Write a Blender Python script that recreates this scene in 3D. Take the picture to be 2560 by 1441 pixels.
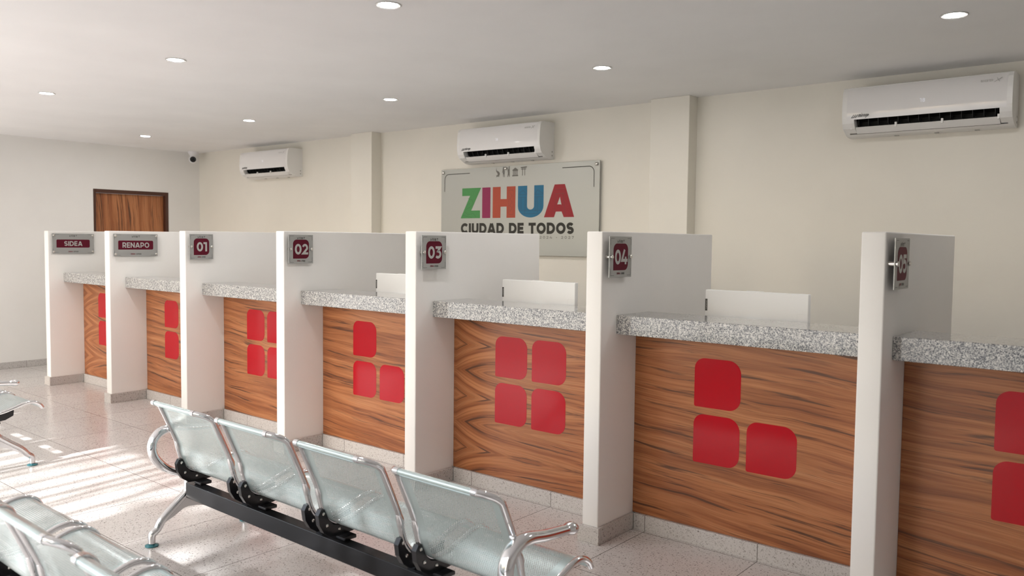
import bpy, bmesh, math, random
from mathutils import Vector, Matrix, Quaternion

scene = bpy.context.scene
for _o in list(bpy.data.objects):
    bpy.data.objects.remove(_o)
COL = scene.collection
PI = math.pi

# ------------------------------------------------------------------ camera
F_PX = 2054.88
YAW, PITCH, ROLL = 0.691042, -0.0568237, 0.0112325
cam_data = bpy.data.cameras.new('camera')
cam_data.sensor_width = 36.0
cam_data.lens = F_PX / 2560.0 * 36.0
cam_data.clip_start = 0.05
cam_data.dof.use_dof = True
cam_data.dof.focus_distance = 4.6
cam_data.dof.aperture_fstop = 3.2
cam = bpy.data.objects.new('camera', cam_data)
COL.objects.link(cam)
_f = Vector((-math.sin(YAW) * math.cos(PITCH), math.cos(YAW) * math.cos(PITCH), math.sin(PITCH)))
_r = Vector((math.cos(YAW), math.sin(YAW), 0))
_u = _r.cross(_f)
_r2 = _r * math.cos(ROLL) + _u * math.sin(ROLL)
_u2 = _u * math.cos(ROLL) - _r * math.sin(ROLL)
_m = Matrix((_r2, _u2, -_f)).transposed().to_4x4()
_m.translation = Vector((6.56675, -3.25388, 1.44893))
cam.matrix_world = _m
scene.camera = cam

# ------------------------------------------------------------------ world, sun, exposure
world = bpy.data.worlds.new('world')
scene.world = world
world.use_nodes = True
_bg = world.node_tree.nodes['Background']
_sky = world.node_tree.nodes.new('ShaderNodeTexSky')
_sky.sky_type = 'NISHITA'
_sky.sun_disc = False
_sky.sun_elevation = math.radians(35.5)
_sky.sun_rotation = math.radians(180)
_sky.air_density = 1.0
_sky.dust_density = 3.0
_mixw = world.node_tree.nodes.new('ShaderNodeMixRGB')
_mixw.inputs[0].default_value = 0.75
_mixw.inputs[2].default_value = (0.97, 0.98, 1.0, 1)
world.node_tree.links.new(_sky.outputs[0], _mixw.inputs[1])
world.node_tree.links.new(_mixw.outputs[0], _bg.inputs[0])
_bg.inputs[1].default_value = 2.2

SUN_EL, SUN_AZ = math.radians(35.5), math.radians(97)      # direction the light travels
sun_data = bpy.data.lights.new('sun', 'SUN')
sun_data.energy = 13.0
sun_data.angle = math.radians(0.9)
sun_data.color = (1.0, 1.0, 1.0)
sun = bpy.data.objects.new('sun', sun_data)
COL.objects.link(sun)
_d = Vector((math.cos(SUN_AZ) * math.cos(SUN_EL), math.sin(SUN_AZ) * math.cos(SUN_EL), -math.sin(SUN_EL)))
sun.rotation_euler = _d.to_track_quat('-Z', 'Y').to_euler()
sun.location = (2, -8, 6)

WIN_X0, WIN_X1, WIN_Z0, WIN_Z1, Y_FRONT = -3.1, 5.8, 0.05, 2.50, -4.0
por_data = bpy.data.lights.new('window_portal', 'AREA')
por_data.shape = 'RECTANGLE'
por_data.size = WIN_X1 - WIN_X0
por_data.size_y = WIN_Z1 - WIN_Z0
por_data.cycles.is_portal = True
por = bpy.data.objects.new('window_portal', por_data)
COL.objects.link(por)
por.location = ((WIN_X0 + WIN_X1) / 2, Y_FRONT - 0.02, (WIN_Z0 + WIN_Z1) / 2)
por.rotation_euler = (math.radians(90), 0, 0)

vs = scene.view_settings
vs.view_transform = 'Standard'
vs.look = 'None'
vs.gamma = 1.0
vs.use_curve_mapping = False
vs.exposure = -0.17
scene.cycles.use_denoising = True
scene.cycles.max_bounces = 10
scene.cycles.diffuse_bounces = 6
scene.cycles.transparent_max_bounces = 12
scene.cycles.sample_clamp_indirect = 6.0
scene.cycles.caustics_reflective = False
scene.cycles.caustics_refractive = False

# ------------------------------------------------------------------ materials
def new_mat(name):
    m = bpy.data.materials.new(name)
    m.use_nodes = True
    nt = m.node_tree
    return m, nt, nt.nodes['Principled BSDF']

def node(nt, kind, **kw):
    n = nt.nodes.new(kind)
    for k, v in kw.items():
        setattr(n, k, v)
    return n

def math_node(nt, op, a, b=None, c=None):
    n = node(nt, 'ShaderNodeMath', operation=op)
    for i, v in enumerate((a, b, c)):
        if v is None:
            continue
        if isinstance(v, (int, float)):
            n.inputs[i].default_value = v
        else:
            nt.links.new(v, n.inputs[i])
    return n.outputs[0]

def ramp(nt, fac, stops):
    n = node(nt, 'ShaderNodeValToRGB')
    cr = n.color_ramp
    while len(cr.elements) < len(stops):
        cr.elements.new(0.5)
    for e, (p, c) in zip(cr.elements, stops):
        e.position = p
        e.color = (*c, 1)
    nt.links.new(fac, n.inputs[0])
    return n.outputs[0]

def plain(name, col, rough=0.5, metal=0.0, spec=0.5, coat=0.0):
    m, nt, b = new_mat(name)
    b.inputs['Base Color'].default_value = (*col, 1)
    b.inputs['Roughness'].default_value = rough
    b.inputs['Metallic'].default_value = metal
    b.inputs['Specular IOR Level'].default_value = spec
    b.inputs['Coat Weight'].default_value = coat
    b.inputs['Coat Roughness'].default_value = 0.05
    return m

def paint(name, col, rough=0.6, bump=0.04, scale=60):
    m, nt, b = new_mat(name)
    tc = node(nt, 'ShaderNodeTexCoord')
    geo = node(nt, 'ShaderNodeNewGeometry')
    n = node(nt, 'ShaderNodeTexNoise')
    n.inputs['Scale'].default_value = 1.7
    n.inputs['Detail'].default_value = 4
    nt.links.new(geo.outputs['Position'], n.inputs['Vector'])
    c = ramp(nt, n.outputs[0], [(0.3, [x * 0.97 for x in col]), (0.7, [min(1, x * 1.02) for x in col])])
    nt.links.new(c, b.inputs['Base Color'])
    n2 = node(nt, 'ShaderNodeTexNoise')
    n2.inputs['Scale'].default_value = scale
    n2.inputs['Detail'].default_value = 3
    nt.links.new(geo.outputs['Position'], n2.inputs['Vector'])
    bp = node(nt, 'ShaderNodeBump')
    bp.inputs['Strength'].default_value = bump
    bp.inputs['Distance'].default_value = 0.01
    nt.links.new(n2.outputs[0], bp.inputs['Height'])
    nt.links.new(bp.outputs[0], b.inputs['Normal'])
    b.inputs['Roughness'].default_value = rough
    b.inputs['Specular IOR Level'].default_value = 0.35
    return m

TX0, TXP, TY0, TYP = 4.507, 0.5885, -0.899, 0.593

def terrazzo(name, col, rough, grid=True, dark=(0.17, 0.145, 0.13)):
    m, nt, b = new_mat(name)
    geo = node(nt, 'ShaderNodeNewGeometry')
    pos = geo.outputs['Position']
    sep = node(nt, 'ShaderNodeSeparateXYZ')
    nt.links.new(pos, sep.inputs[0])
    nz = node(nt, 'ShaderNodeTexNoise')
    nz.inputs['Scale'].default_value = 90
    nt.links.new(pos, nz.inputs['Vector'])
    mixv = node(nt, 'ShaderNodeVectorMath', operation='MULTIPLY_ADD')
    nt.links.new(nz.outputs['Color'], mixv.inputs[0])
    mixv.inputs[1].default_value = (0.012, 0.012, 0.012)
    nt.links.new(pos, mixv.inputs[2])
    def chips(scale, thr, keep):
        v = node(nt, 'ShaderNodeTexVoronoi')
        v.inputs['Scale'].default_value = scale
        nt.links.new(mixv.outputs[0], v.inputs['Vector'])
        d = math_node(nt, 'LESS_THAN', v.outputs['Distance'], thr)
        sc = node(nt, 'ShaderNodeSeparateColor')
        nt.links.new(v.outputs['Color'], sc.inputs[0])
        k = math_node(nt, 'LESS_THAN', sc.outputs[0], keep)
        return math_node(nt, 'MULTIPLY', d, k), sc.outputs[1]
    c1, t1 = chips(72, 0.27, 0.7)
    c2, t2 = chips(150, 0.34, 0.5)
    chip = math_node(nt, 'MAXIMUM', math_node(nt, 'MULTIPLY', c1, math_node(nt, 'MULTIPLY_ADD', t1, 0.6, 0.35)), math_node(nt, 'MULTIPLY', c2, 0.5))
    # per-tile tint
    ix = math_node(nt, 'FLOOR', math_node(nt, 'DIVIDE', math_node(nt, 'SUBTRACT', sep.outputs[0], TX0), TXP))
    iy = math_node(nt, 'FLOOR', math_node(nt, 'DIVIDE', math_node(nt, 'SUBTRACT', sep.outputs[1], TY0), TYP))
    cmb = node(nt, 'ShaderNodeCombineXYZ')
    nt.links.new(ix, cmb.inputs[0]); nt.links.new(iy, cmb.inputs[1])
    wn = node(nt, 'ShaderNodeTexWhiteNoise')
    nt.links.new(cmb.outputs[0], wn.inputs['Vector'])
    n3 = node(nt, 'ShaderNodeTexNoise')
    n3.inputs['Scale'].default_value = 220
    n3.inputs['Detail'].default_value = 2
    nt.links.new(pos, n3.inputs['Vector'])
    base = ramp(nt, n3.outputs[0], [(0.3, [x * 0.9 for x in col]), (0.7, [min(1, x * 1.07) for x in col])])
    hsv = node(nt, 'ShaderNodeHueSaturation')
    nt.links.new(base, hsv.inputs['Color'])
    nt.links.new(math_node(nt, 'MULTIPLY_ADD', wn.outputs['Value'], 0.06, 0.97), hsv.inputs['Value'])
    mx = node(nt, 'ShaderNodeMixRGB')
    nt.links.new(chip, mx.inputs[0])
    nt.links.new(hsv.outputs[0], mx.inputs[1])
    mx.inputs[2].default_value = (*dark, 1)
    out = mx.outputs[0]
    if grid:
        fx = math_node(nt, 'ABSOLUTE', math_node(nt, 'SUBTRACT', math_node(nt, 'FRACT', math_node(nt, 'ADD', math_node(nt, 'DIVIDE', math_node(nt, 'SUBTRACT', sep.outputs[0], TX0), TXP), 0.5)), 0.5))
        fy = math_node(nt, 'ABSOLUTE', math_node(nt, 'SUBTRACT', math_node(nt, 'FRACT', math_node(nt, 'ADD', math_node(nt, 'DIVIDE', math_node(nt, 'SUBTRACT', sep.outputs[1], TY0), TYP), 0.5)), 0.5))
        g = math_node(nt, 'LESS_THAN', math_node(nt, 'MINIMUM', fx, fy), 0.0032)
        mg = node(nt, 'ShaderNodeMixRGB')
        nt.links.new(math_node(nt, 'MULTIPLY', g, 0.95), mg.inputs[0])
        nt.links.new(out, mg.inputs[1])
        mg.inputs[2].default_value = (0.13, 0.115, 0.105, 1)
        out = mg.outputs[0]
    nt.links.new(out, b.inputs['Base Color'])
    b.inputs['Roughness'].default_value = rough
    b.inputs['Specular IOR Level'].default_value = 0.5
    return m

def granite(name):
    m, nt, b = new_mat(name)
    geo = node(nt, 'ShaderNodeNewGeometry')
    n1 = node(nt, 'ShaderNodeTexNoise')
    n1.inputs['Scale'].default_value = 210
    n1.inputs['Detail'].default_value = 3.5
    n1.inputs['Roughness'].default_value = 0.7
    nt.links.new(geo.outputs['Position'], n1.inputs['Vector'])
    c = ramp(nt, n1.outputs[0], [(0.38, (0.06, 0.065, 0.08)), (0.46, (0.26, 0.265, 0.275)), (0.53, (0.58, 0.57, 0.545)), (0.64, (0.74, 0.73, 0.70))])
    v = node(nt, 'ShaderNodeTexNoise')
    v.inputs['Scale'].default_value = 75
    v.inputs['Detail'].default_value = 2
    nt.links.new(geo.outputs['Position'], v.inputs['Vector'])
    mx = node(nt, 'ShaderNodeMixRGB', blend_type='MULTIPLY')
    mx.inputs[0].default_value = 0.8
    nt.links.new(c, mx.inputs[1])
    c2 = ramp(nt, v.outputs[0], [(0.42, (0.62, 0.62, 0.64)), (0.52, (1, 1, 1))])
    nt.links.new(c2, mx.inputs[2])
    nt.links.new(mx.outputs[0], b.inputs['Base Color'])
    b.inputs['Roughness'].default_value = 0.07
    b.inputs['Specular IOR Level'].default_value = 0.75
    return m

def wood(name, along='X', chevron=None, seed=0.0, tone=1.0, gloss=0.32):
    """teak veneer; chevron = local x of a book-match seam where the grain folds into Vs"""
    m, nt, b = new_mat(name)
    tc = node(nt, 'ShaderNodeTexCoord')
    sep = node(nt, 'ShaderNodeSeparateXYZ')
    nt.links.new(tc.outputs['Object'], sep.inputs[0])
    if along == 'X':
        u, w = sep.outputs[0], sep.outputs[2]
    else:
        u, w = sep.outputs[2], sep.outputs[1]
    lean = math_node(nt, 'MULTIPLY', u, 0.07)
    if chevron is not None:
        # book-match seam: the grain runs in from the right and folds into Vs at the seam
        au = math_node(nt, 'MAXIMUM', math_node(nt, 'SUBTRACT', u, chevron), 0.0)
        fold = math_node(nt, 'MULTIPLY', math_node(nt, 'SUBTRACT', 1.0, math_node(nt, 'EXPONENT', math_node(nt, 'MULTIPLY', au, -4.0))), 0.135)
        tri = math_node(nt, 'PINGPONG', math_node(nt, 'ADD', w, 0.03 + seed * 0.01), 0.155)
        w = math_node(nt, 'ADD', tri, fold)
        lean = math_node(nt, 'MULTIPLY', u, 0.02)
    cv = node(nt, 'ShaderNodeCombineXYZ')
    nt.links.new(math_node(nt, 'MULTIPLY', u, 0.9), cv.inputs[0])
    nt.links.new(math_node(nt, 'MULTIPLY', w, 2.6), cv.inputs[1])
    cv.inputs[2].default_value = seed * 3.7
    wob = node(nt, 'ShaderNodeTexNoise')
    wob.inputs['Scale'].default_value = 1.5
    wob.inputs['Detail'].default_value = 2
    nt.links.new(cv.outputs[0], wob.inputs['Vector'])
    w2 = math_node(nt, 'ADD', math_node(nt, 'ADD', w, lean), math_node(nt, 'MULTIPLY', math_node(nt, 'SUBTRACT', wob.outputs[0], 0.5), 0.085))
    def grain(su, sw, z, detail, rough):
        c = node(nt, 'ShaderNodeCombineXYZ')
        nt.links.new(math_node(nt, 'MULTIPLY', u, su), c.inputs[0])
        nt.links.new(math_node(nt, 'MULTIPLY', w2, sw), c.inputs[1])
        c.inputs[2].default_value = z + seed * 5.1
        n = node(nt, 'ShaderNodeTexNoise')
        n.inputs['Scale'].default_value = 1.0
        n.inputs['Detail'].default_value = detail
        n.inputs['Roughness'].default_value = rough
        n.inputs['Distortion'].default_value = 0.15
        nt.links.new(c.outputs[0], n.inputs['Vector'])
        return n.outputs[0]
    broad = grain(0.8, 24, 0.0, 4, 0.62)
    fine = grain(1.9, 140, 4.0, 4, 0.68)
    streak = grain(1.4, 42, 9.0, 5, 0.64)
    k = lambda c: [x * tone for x in c]
    base = ramp(nt, broad, [(0.30, k((0.245, 0.080, 0.032))), (0.45, k((0.40, 0.146, 0.056))), (0.56, k((0.51, 0.205, 0.083))), (0.72, k((0.58, 0.268, 0.120)))])
    mf = node(nt, 'ShaderNodeMixRGB', blend_type='MULTIPLY')
    mf.inputs[0].default_value = 0.8
    nt.links.new(base, mf.inputs[1])
    nt.links.new(ramp(nt, fine, [(0.34, (0.60, 0.54, 0.50)), (0.54, (1, 1, 1))]), mf.inputs[2])
    ms = node(nt, 'ShaderNodeMixRGB', blend_type='MIX')
    nt.links.new(ramp(nt, streak, [(0.365, (0.9, 0.9, 0.9)), (0.445, (0, 0, 0))]), ms.inputs[0])
    nt.links.new(mf.outputs[0], ms.inputs[1])
    ms.inputs[2].default_value = (0.10 * tone, 0.042 * tone, 0.024 * tone, 1)
    nt.links.new(ms.outputs[0], b.inputs['Base Color'])
    b.inputs['Roughness'].default_value = gloss
    b.inputs['Specular IOR Level'].default_value = 0.4
    return m

def perforated(name, col, hole=True):
    m, nt, b = new_mat(name)
    b.inputs['Base Color'].default_value = (*col, 1)
    b.inputs['Roughness'].default_value = 0.27
    b.inputs['Metallic'].default_value = 0.6
    b.inputs['Coat Weight'].default_value = 0.15
    uv = node(nt, 'ShaderNodeUVMap', uv_map='uv')
    sep = node(nt, 'ShaderNodeSeparateXYZ')
    nt.links.new(uv.outputs[0], sep.inputs[0])
    u, v = sep.outputs[0], sep.outputs[1]
    P, Q, R = 0.0085, 0.0147, 0.0020
    def dots(off):
        a = math_node(nt, 'MULTIPLY', math_node(nt, 'SUBTRACT', math_node(nt, 'FRACT', math_node(nt, 'ADD', math_node(nt, 'DIVIDE', u, P), off)), 0.5), P)
        c = math_node(nt, 'MULTIPLY', math_node(nt, 'SUBTRACT', math_node(nt, 'FRACT', math_node(nt, 'ADD', math_node(nt, 'DIVIDE', v, Q), off)), 0.5), Q)
        return math_node(nt, 'ADD', math_node(nt, 'MULTIPLY', a, a), math_node(nt, 'MULTIPLY', c, c))
    d = math_node(nt, 'LESS_THAN', math_node(nt, 'MINIMUM', dots(0.0), dots(0.5)), R * R)
    inu = math_node(nt, 'LESS_THAN', math_node(nt, 'ABSOLUTE', math_node(nt, 'SUBTRACT', u, 0.23)), 0.187)
    inv = math_node(nt, 'MULTIPLY', math_node(nt, 'GREATER_THAN', v, 0.085), math_node(nt, 'LESS_THAN', v, 0.70))
    mask = math_node(nt, 'MULTIPLY', d, math_node(nt, 'MULTIPLY', inu, inv))
    tr = node(nt, 'ShaderNodeBsdfTransparent')
    mix = node(nt, 'ShaderNodeMixShader')
    nt.links.new(mask, mix.inputs[0])
    nt.links.new(b.outputs[0], mix.inputs[1])
    nt.links.new(tr.outputs[0], mix.inputs[2])
    nt.links.new(mix.outputs[0], nt.nodes['Material Output'].inputs[0])
    return m

def emitter(name, col, strength):
    m, nt, b = new_mat(name)
    b.inputs['Base Color'].default_value = (0.8, 0.8, 0.8, 1)
    b.inputs['Emission Color'].default_value = (*col, 1)
    b.inputs['Emission Strength'].default_value = strength
    return m

M = {}
M['wall'] = paint('wall_paint', (0.79, 0.763, 0.69), 0.55)
M['wall_side'] = paint('side_wall_paint', (0.82, 0.81, 0.79), 0.55)
M['wall_dark'] = paint('front_wall_paint', (0.80, 0.79, 0.77), 0.6)
M['ceiling'] = paint('ceiling_paint', (0.87, 0.87, 0.87), 0.8, 0.02)
M['partition'] = paint('partition_paint', (0.88, 0.868, 0.845), 0.45)
M['floor'] = terrazzo('floor_terrazzo', (0.63, 0.605, 0.59), 0.22)
M['skirt'] = terrazzo('skirting_terrazzo', (0.55, 0.53, 0.515), 0.35, grid=True)
M['skirt_plain'] = terrazzo('skirting_terrazzo_plain', (0.54, 0.515, 0.495), 0.35, grid=False)
M['granite'] = granite('granite')
M['red'] = plain('red_vinyl', (0.43, 0.005, 0.013), 0.14, 0, 0.25)
M['wine'] = plain('wine_vinyl', (0.11, 0.007, 0.020), 0.5, 0, 0.15)
M['steel'] = plain('brushed_steel', (0.42, 0.425, 0.42), 0.42, 0.6)
M['plate_text'] = plain('grey_letter', (0.50, 0.50, 0.49), 0.45, 0.3)
M['mark'] = plain('dark_mark', (0.045, 0.043, 0.037), 0.6, 0, 0.2)
M['mark_soft'] = plain('soft_dark_mark', (0.13, 0.125, 0.11), 0.5)
M['mark_red'] = plain('red_mark', (0.16, 0.02, 0.03), 0.5)
M['board'] = plain('brushed_board', (0.40, 0.405, 0.375), 0.40, 0.35)
M['bolt'] = plain('polished_bolt', (0.75, 0.73, 0.69), 0.18, 1.0)
M['chrome'] = plain('chrome', (0.80, 0.80, 0.82), 0.10, 1.0)
M['chrome_soft'] = plain('cast_aluminium', (0.68, 0.68, 0.69), 0.2, 1.0)
M['sheet'] = perforated('perforated_steel', (0.52, 0.615, 0.625))
M['rail'] = plain('rolled_steel_edge', (0.54, 0.64, 0.65), 0.25, 0.55, 0.5, 0.15)
M['black'] = plain('black_gloss', (0.012, 0.012, 0.014), 0.22, 0, 0.5)
M['beam'] = plain('black_beam', (0.010, 0.010, 0.011), 0.2, 0.0, 0.22)
M['teal'] = plain('teal_film', (0.055, 0.22, 0.26), 0.22, 0.4)
M['ac'] = plain('ac_plastic', (0.80, 0.795, 0.78), 0.35)
M['ac_gloss'] = plain('ac_gloss_panel', (0.80, 0.79, 0.785), 0.06, 0, 0.6)
M['ac_dark'] = plain('ac_dark', (0.008, 0.008, 0.008), 0.6, 0, 0.2)
M['ac_fin'] = plain('ac_fin', (0.022, 0.022, 0.022), 0.5)
M['ac_text'] = plain('ac_grey_text', (0.20, 0.20, 0.20), 0.4)
M['ac_text_soft'] = plain('ac_soft_text', (0.42, 0.41, 0.39), 0.4)
M['ac_led'] = emitter('ac_led', (0.75, 0.8, 1.0), 0.35)
M['monitor'] = plain('monitor_white', (0.83, 0.84, 0.84), 0.35)
M['monitor_dim'] = plain('monitor_grey', (0.70, 0.71, 0.71), 0.4)
M['label_dark'] = plain('label_dark', (0.05, 0.05, 0.048), 0.4)
M['label_text'] = plain('label_text', (0.35, 0.35, 0.34), 0.4)
M['lamp'] = emitter('lamp_lens', (1.0, 0.98, 0.97), 370.0)
M['lamp_ring'] = plain('lamp_ring', (0.62, 0.62, 0.61), 0.35, 0.4)
M['cctv'] = plain('cctv_white', (0.82, 0.82, 0.84), 0.3)
M['cctv_black'] = plain('cctv_black', (0.01, 0.01, 0.012), 0.12)
M['door'] = wood('door_veneer', 'Z', None, 2.0, 0.95, 0.4)
M['door_frame'] = plain('door_frame_wood', (0.075, 0.026, 0.014), 0.4)
M['desk'] = plain('desk_laminate', (0.55, 0.53, 0.5), 0.4)
M['desk_leg'] = plain('desk_leg', (0.2, 0.2, 0.2), 0.4, 0.6)
M['frame_alu'] = plain('window_frame', (0.75, 0.75, 0.75), 0.4, 0.2)
M['ground'] = paint('outside_ground', (0.42, 0.40, 0.37), 0.9)
M['leaf'] = plain('light_screen_foliage', (0.06, 0.10, 0.035), 0.8)
for _k, _c in (('Z', (0.10, 0.36, 0.115)), ('I', (0.36, 0.035, 0.12)), ('H', (0.54, 0.10, 0.055)), ('U', (0.03, 0.20, 0.36)), ('A', (0.42, 0.03, 0.04))):
    M['letter' + _k] = plain('letter_colour_' + _k, [x * 0.74 for x in _c], 0.5, 0, 0.25)
    M['line' + _k] = plain('letter_line_' + _k, [x * 0.45 for x in _c], 0.45)

# ------------------------------------------------------------------ mesh helpers
class MB:
    def __init__(self):
        self.bm = bmesh.new()
        self.smooth = False

    def poly(self, pts):
        vs_ = [self.bm.verts.new(p) for p in pts]
        return self.bm.faces.new(vs_)

    def box(self, x0, x1, y0, y1, z0, z1, bevel=0.0, seg=2):
        r = bmesh.ops.create_cube(self.bm, size=1.0)
        for v in r['verts']:
            v.co = Vector(((v.co.x + 0.5) * (x1 - x0) + x0, (v.co.y + 0.5) * (y1 - y0) + y0, (v.co.z + 0.5) * (z1 - z0) + z0))
        if bevel > 0:
            es = list({e for v in r['verts'] for e in v.link_edges})
            bmesh.ops.bevel(self.bm, geom=es, offset=bevel, segments=seg, affect='EDGES', profile=0.5)
        return self

    def prism(self, pts, axis, a, b):
        """closed polygon extruded along an axis: pts are the two remaining coordinates in order"""
        def mk(p, h):
            return {'x': (h, p[0], p[1]), 'y': (p[0], h, p[1]), 'z': (p[0], p[1], h)}[axis]
        A = [self.bm.verts.new(mk(p, a)) for p in pts]
        B = [self.bm.verts.new(mk(p, b)) for p in pts]
        n = len(pts)
        self.bm.faces.new(A)
        self.bm.faces.new(list(reversed(B)))
        for i in range(n):
            j = (i + 1) % n
            self.bm.faces.new((A[i], B[i], B[j], A[j]))
        return self

    def tube(self, pts, r, n=12, closed=False, flat=1.0, side=None, caps=True):
        """sweep a circle (or ellipse: flat = width factor along `side`) through pts; r number or list"""
        P = [Vector(p) for p in pts]
        N = len(P)
        R = r if isinstance(r, (list, tuple)) else [r] * N
        T = []
        for i in range(N):
            if closed:
                t = P[(i + 1) % N] - P[i - 1]
            else:
                t = P[min(i + 1, N - 1)] - P[max(i - 1, 0)]
            T.append(t.normalized())
        s = Vector(side) if side else (Vector((1, 0, 0)) if abs(T[0].x) < 0.9 else Vector((0, 1, 0)))
        rings = []
        for i in range(N):
            s2 = s - T[i] * s.dot(T[i])
            if s2.length < 1e-4:
                s2 = Vector((0, 0, 1)) - T[i] * T[i].z
            s2.normalize()
            if not side:
                s = s2
            u = T[i].cross(s2)
            rings.append([self.bm.verts.new(P[i] + (s2 * math.cos(a) * flat + u * math.sin(a)) * R[i]) for a in [2 * PI * k / n for k in range(n)]])
        m = N if closed else N - 1
        for i in range(m):
            A, B = rings[i], rings[(i + 1) % N]
            for k in range(n):
                self.bm.faces.new((A[k], A[(k + 1) % n], B[(k + 1) % n], B[k]))
        if not closed and caps:
            self.bm.faces.new(list(reversed(rings[0])))
            self.bm.faces.new(rings[-1])
        self.smooth = True
        return self

    def lathe(self, prof, n=28, centre=(0, 0, 0), axis='z'):
        """profile of (radius, height) turned about an axis through centre"""
        c = Vector(centre)
        rings = []
        for (r, h) in prof:
            ring = []
            for k in range(n):
                a = 2 * PI * k / n
                x, y = max(r, 1e-5) * math.cos(a), max(r, 1e-5) * math.sin(a)
                p = {'z': (x, y, h), 'y': (x, h, -y), 'x': (h, x, y)}[axis]
                ring.append(self.bm.verts.new(c + Vector(p)))
            rings.append(ring)
        for A, B in zip(rings, rings[1:]):
            for k in range(n):
                self.bm.faces.new((A[k], A[(k + 1) % n], B[(k + 1) % n], B[k]))
        self.bm.faces.new(list(reversed(rings[0])))
        self.bm.faces.new(rings[-1])
        self.smooth = True
        return self

    def stroke(self, pts, w, y, closed=False):
        """flat ribbon of width w in the XZ plane at depth y, mitred joints"""
        P = [Vector((p[0], p[1])) for p in pts]
        n = len(P)
        L, R = [], []
        for i in range(n):
            if closed:
                a, b = P[i - 1], P[(i + 1) % n]
                d0, d1 = (P[i] - a), (b - P[i])
            else:
                d0 = P[i] - P[i - 1] if i > 0 else P[1] - P[0]
                d1 = P[i + 1] - P[i] if i < n - 1 else P[-1] - P[-2]
            d0 = d0.normalized(); d1 = d1.normalized()
            n0 = Vector((-d0.y, d0.x)); n1 = Vector((-d1.y, d1.x))
            mm = n0 + n1
            mm = mm.normalized() if mm.length > 1e-6 else n0
            k = min(1.0 / max(mm.dot(n0), 0.35), 2.6)
            L.append(self.bm.verts.new((P[i].x + mm.x * k * w / 2, y, P[i].y + mm.y * k * w / 2)))
            R.append(self.bm.verts.new((P[i].x - mm.x * k * w / 2, y, P[i].y - mm.y * k * w / 2)))
        for i in range(n if closed else n - 1):
            j = (i + 1) % n
            self.bm.faces.new((L[i], R[i], R[j], L[j]))
        return self

    def build(self, name, mat, parent=None, smooth=None, loc=None, fix=True):
        me = bpy.data.meshes.new(name)
        if fix:
            bmesh.ops.recalc_face_normals(self.bm, faces=self.bm.faces[:])
        self.bm.to_mesh(me)
        self.bm.free()
        o = bpy.data.objects.new(name, me)
        COL.objects.link(o)
        me.materials.append(mat)
        if self.smooth if smooth is None else smooth:
            for p in me.polygons:
                p.use_smooth = True
            try:
                me.set_sharp_from_angle(angle=math.radians(38))
            except Exception:
                pass
        if parent:
            o.parent = parent
        if loc:
            o.location = loc
        return o

def thing(name, label, cat, loc=(0, 0, 0), rz=0.0, group=None):
    o = bpy.data.objects.new(name, None)
    o.empty_display_size = 0.1
    COL.objects.link(o)
    o.location = loc
    o.rotation_euler = (0, 0, rz)
    tag(o, label, cat, group)
    return o

def tag(o, label, cat, group=None):
    o['label'] = label
    o['category'] = cat
    if group:
        o['group'] = group
    return o

def struct(o):
    o['kind'] = 'structure'
    return o

def copy_tree(o, parent=None):
    c = o.copy()
    COL.objects.link(c)
    if parent:
        c.parent = parent
    for ch in list(o.children):
        copy_tree(ch, c)
    return c

def spline(pts, k=6):
    """Catmull-Rom through 2D or 3D points"""
    P = [Vector(p) for p in pts]
    out = []
    for i in range(len(P) - 1):
        p0 = P[i - 1] if i > 0 else P[0] * 2 - P[1]
        p1, p2 = P[i], P[i + 1]
        p3 = P[i + 2] if i + 2 < len(P) else P[-1] * 2 - P[-2]
        for j in range(k):
            t = j / k
            out.append(0.5 * ((2 * p1) + (p2 - p0) * t + (2 * p0 - 5 * p1 + 4 * p2 - p3) * t * t + (3 * p1 - p0 - 3 * p2 + p3) * t ** 3))
    out.append(P[-1])
    return out

def rounded(x0, x1, z0, z1, r_tl, r_tr, r_br, r_bl, n=8):
    out = []
    for (cx, cz, r, a0) in ((x1 - r_tr, z1 - r_tr, r_tr, 0), (x0 + r_tl, z1 - r_tl, r_tl, 90), (x0 + r_bl, z0 + r_bl, r_bl, 180), (x1 - r_br, z0 + r_br, r_br, 270)):
        for k in range(n + 1):
            a = math.radians(a0 + 90 * k / n)
            out.append((cx + r * math.cos(a), cz + r * math.sin(a)))
    return out

# ------------------------------------------------------------------ lettering (stroked geometric sans, cap height 1)
def arc(cx, cz, rx, rz, a0, a1, n=14):
    return [(cx + rx * math.cos(math.radians(a0 + (a1 - a0) * k / n)), cz + rz * math.sin(math.radians(a0 + (a1 - a0) * k / n))) for k in range(n + 1)]

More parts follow.
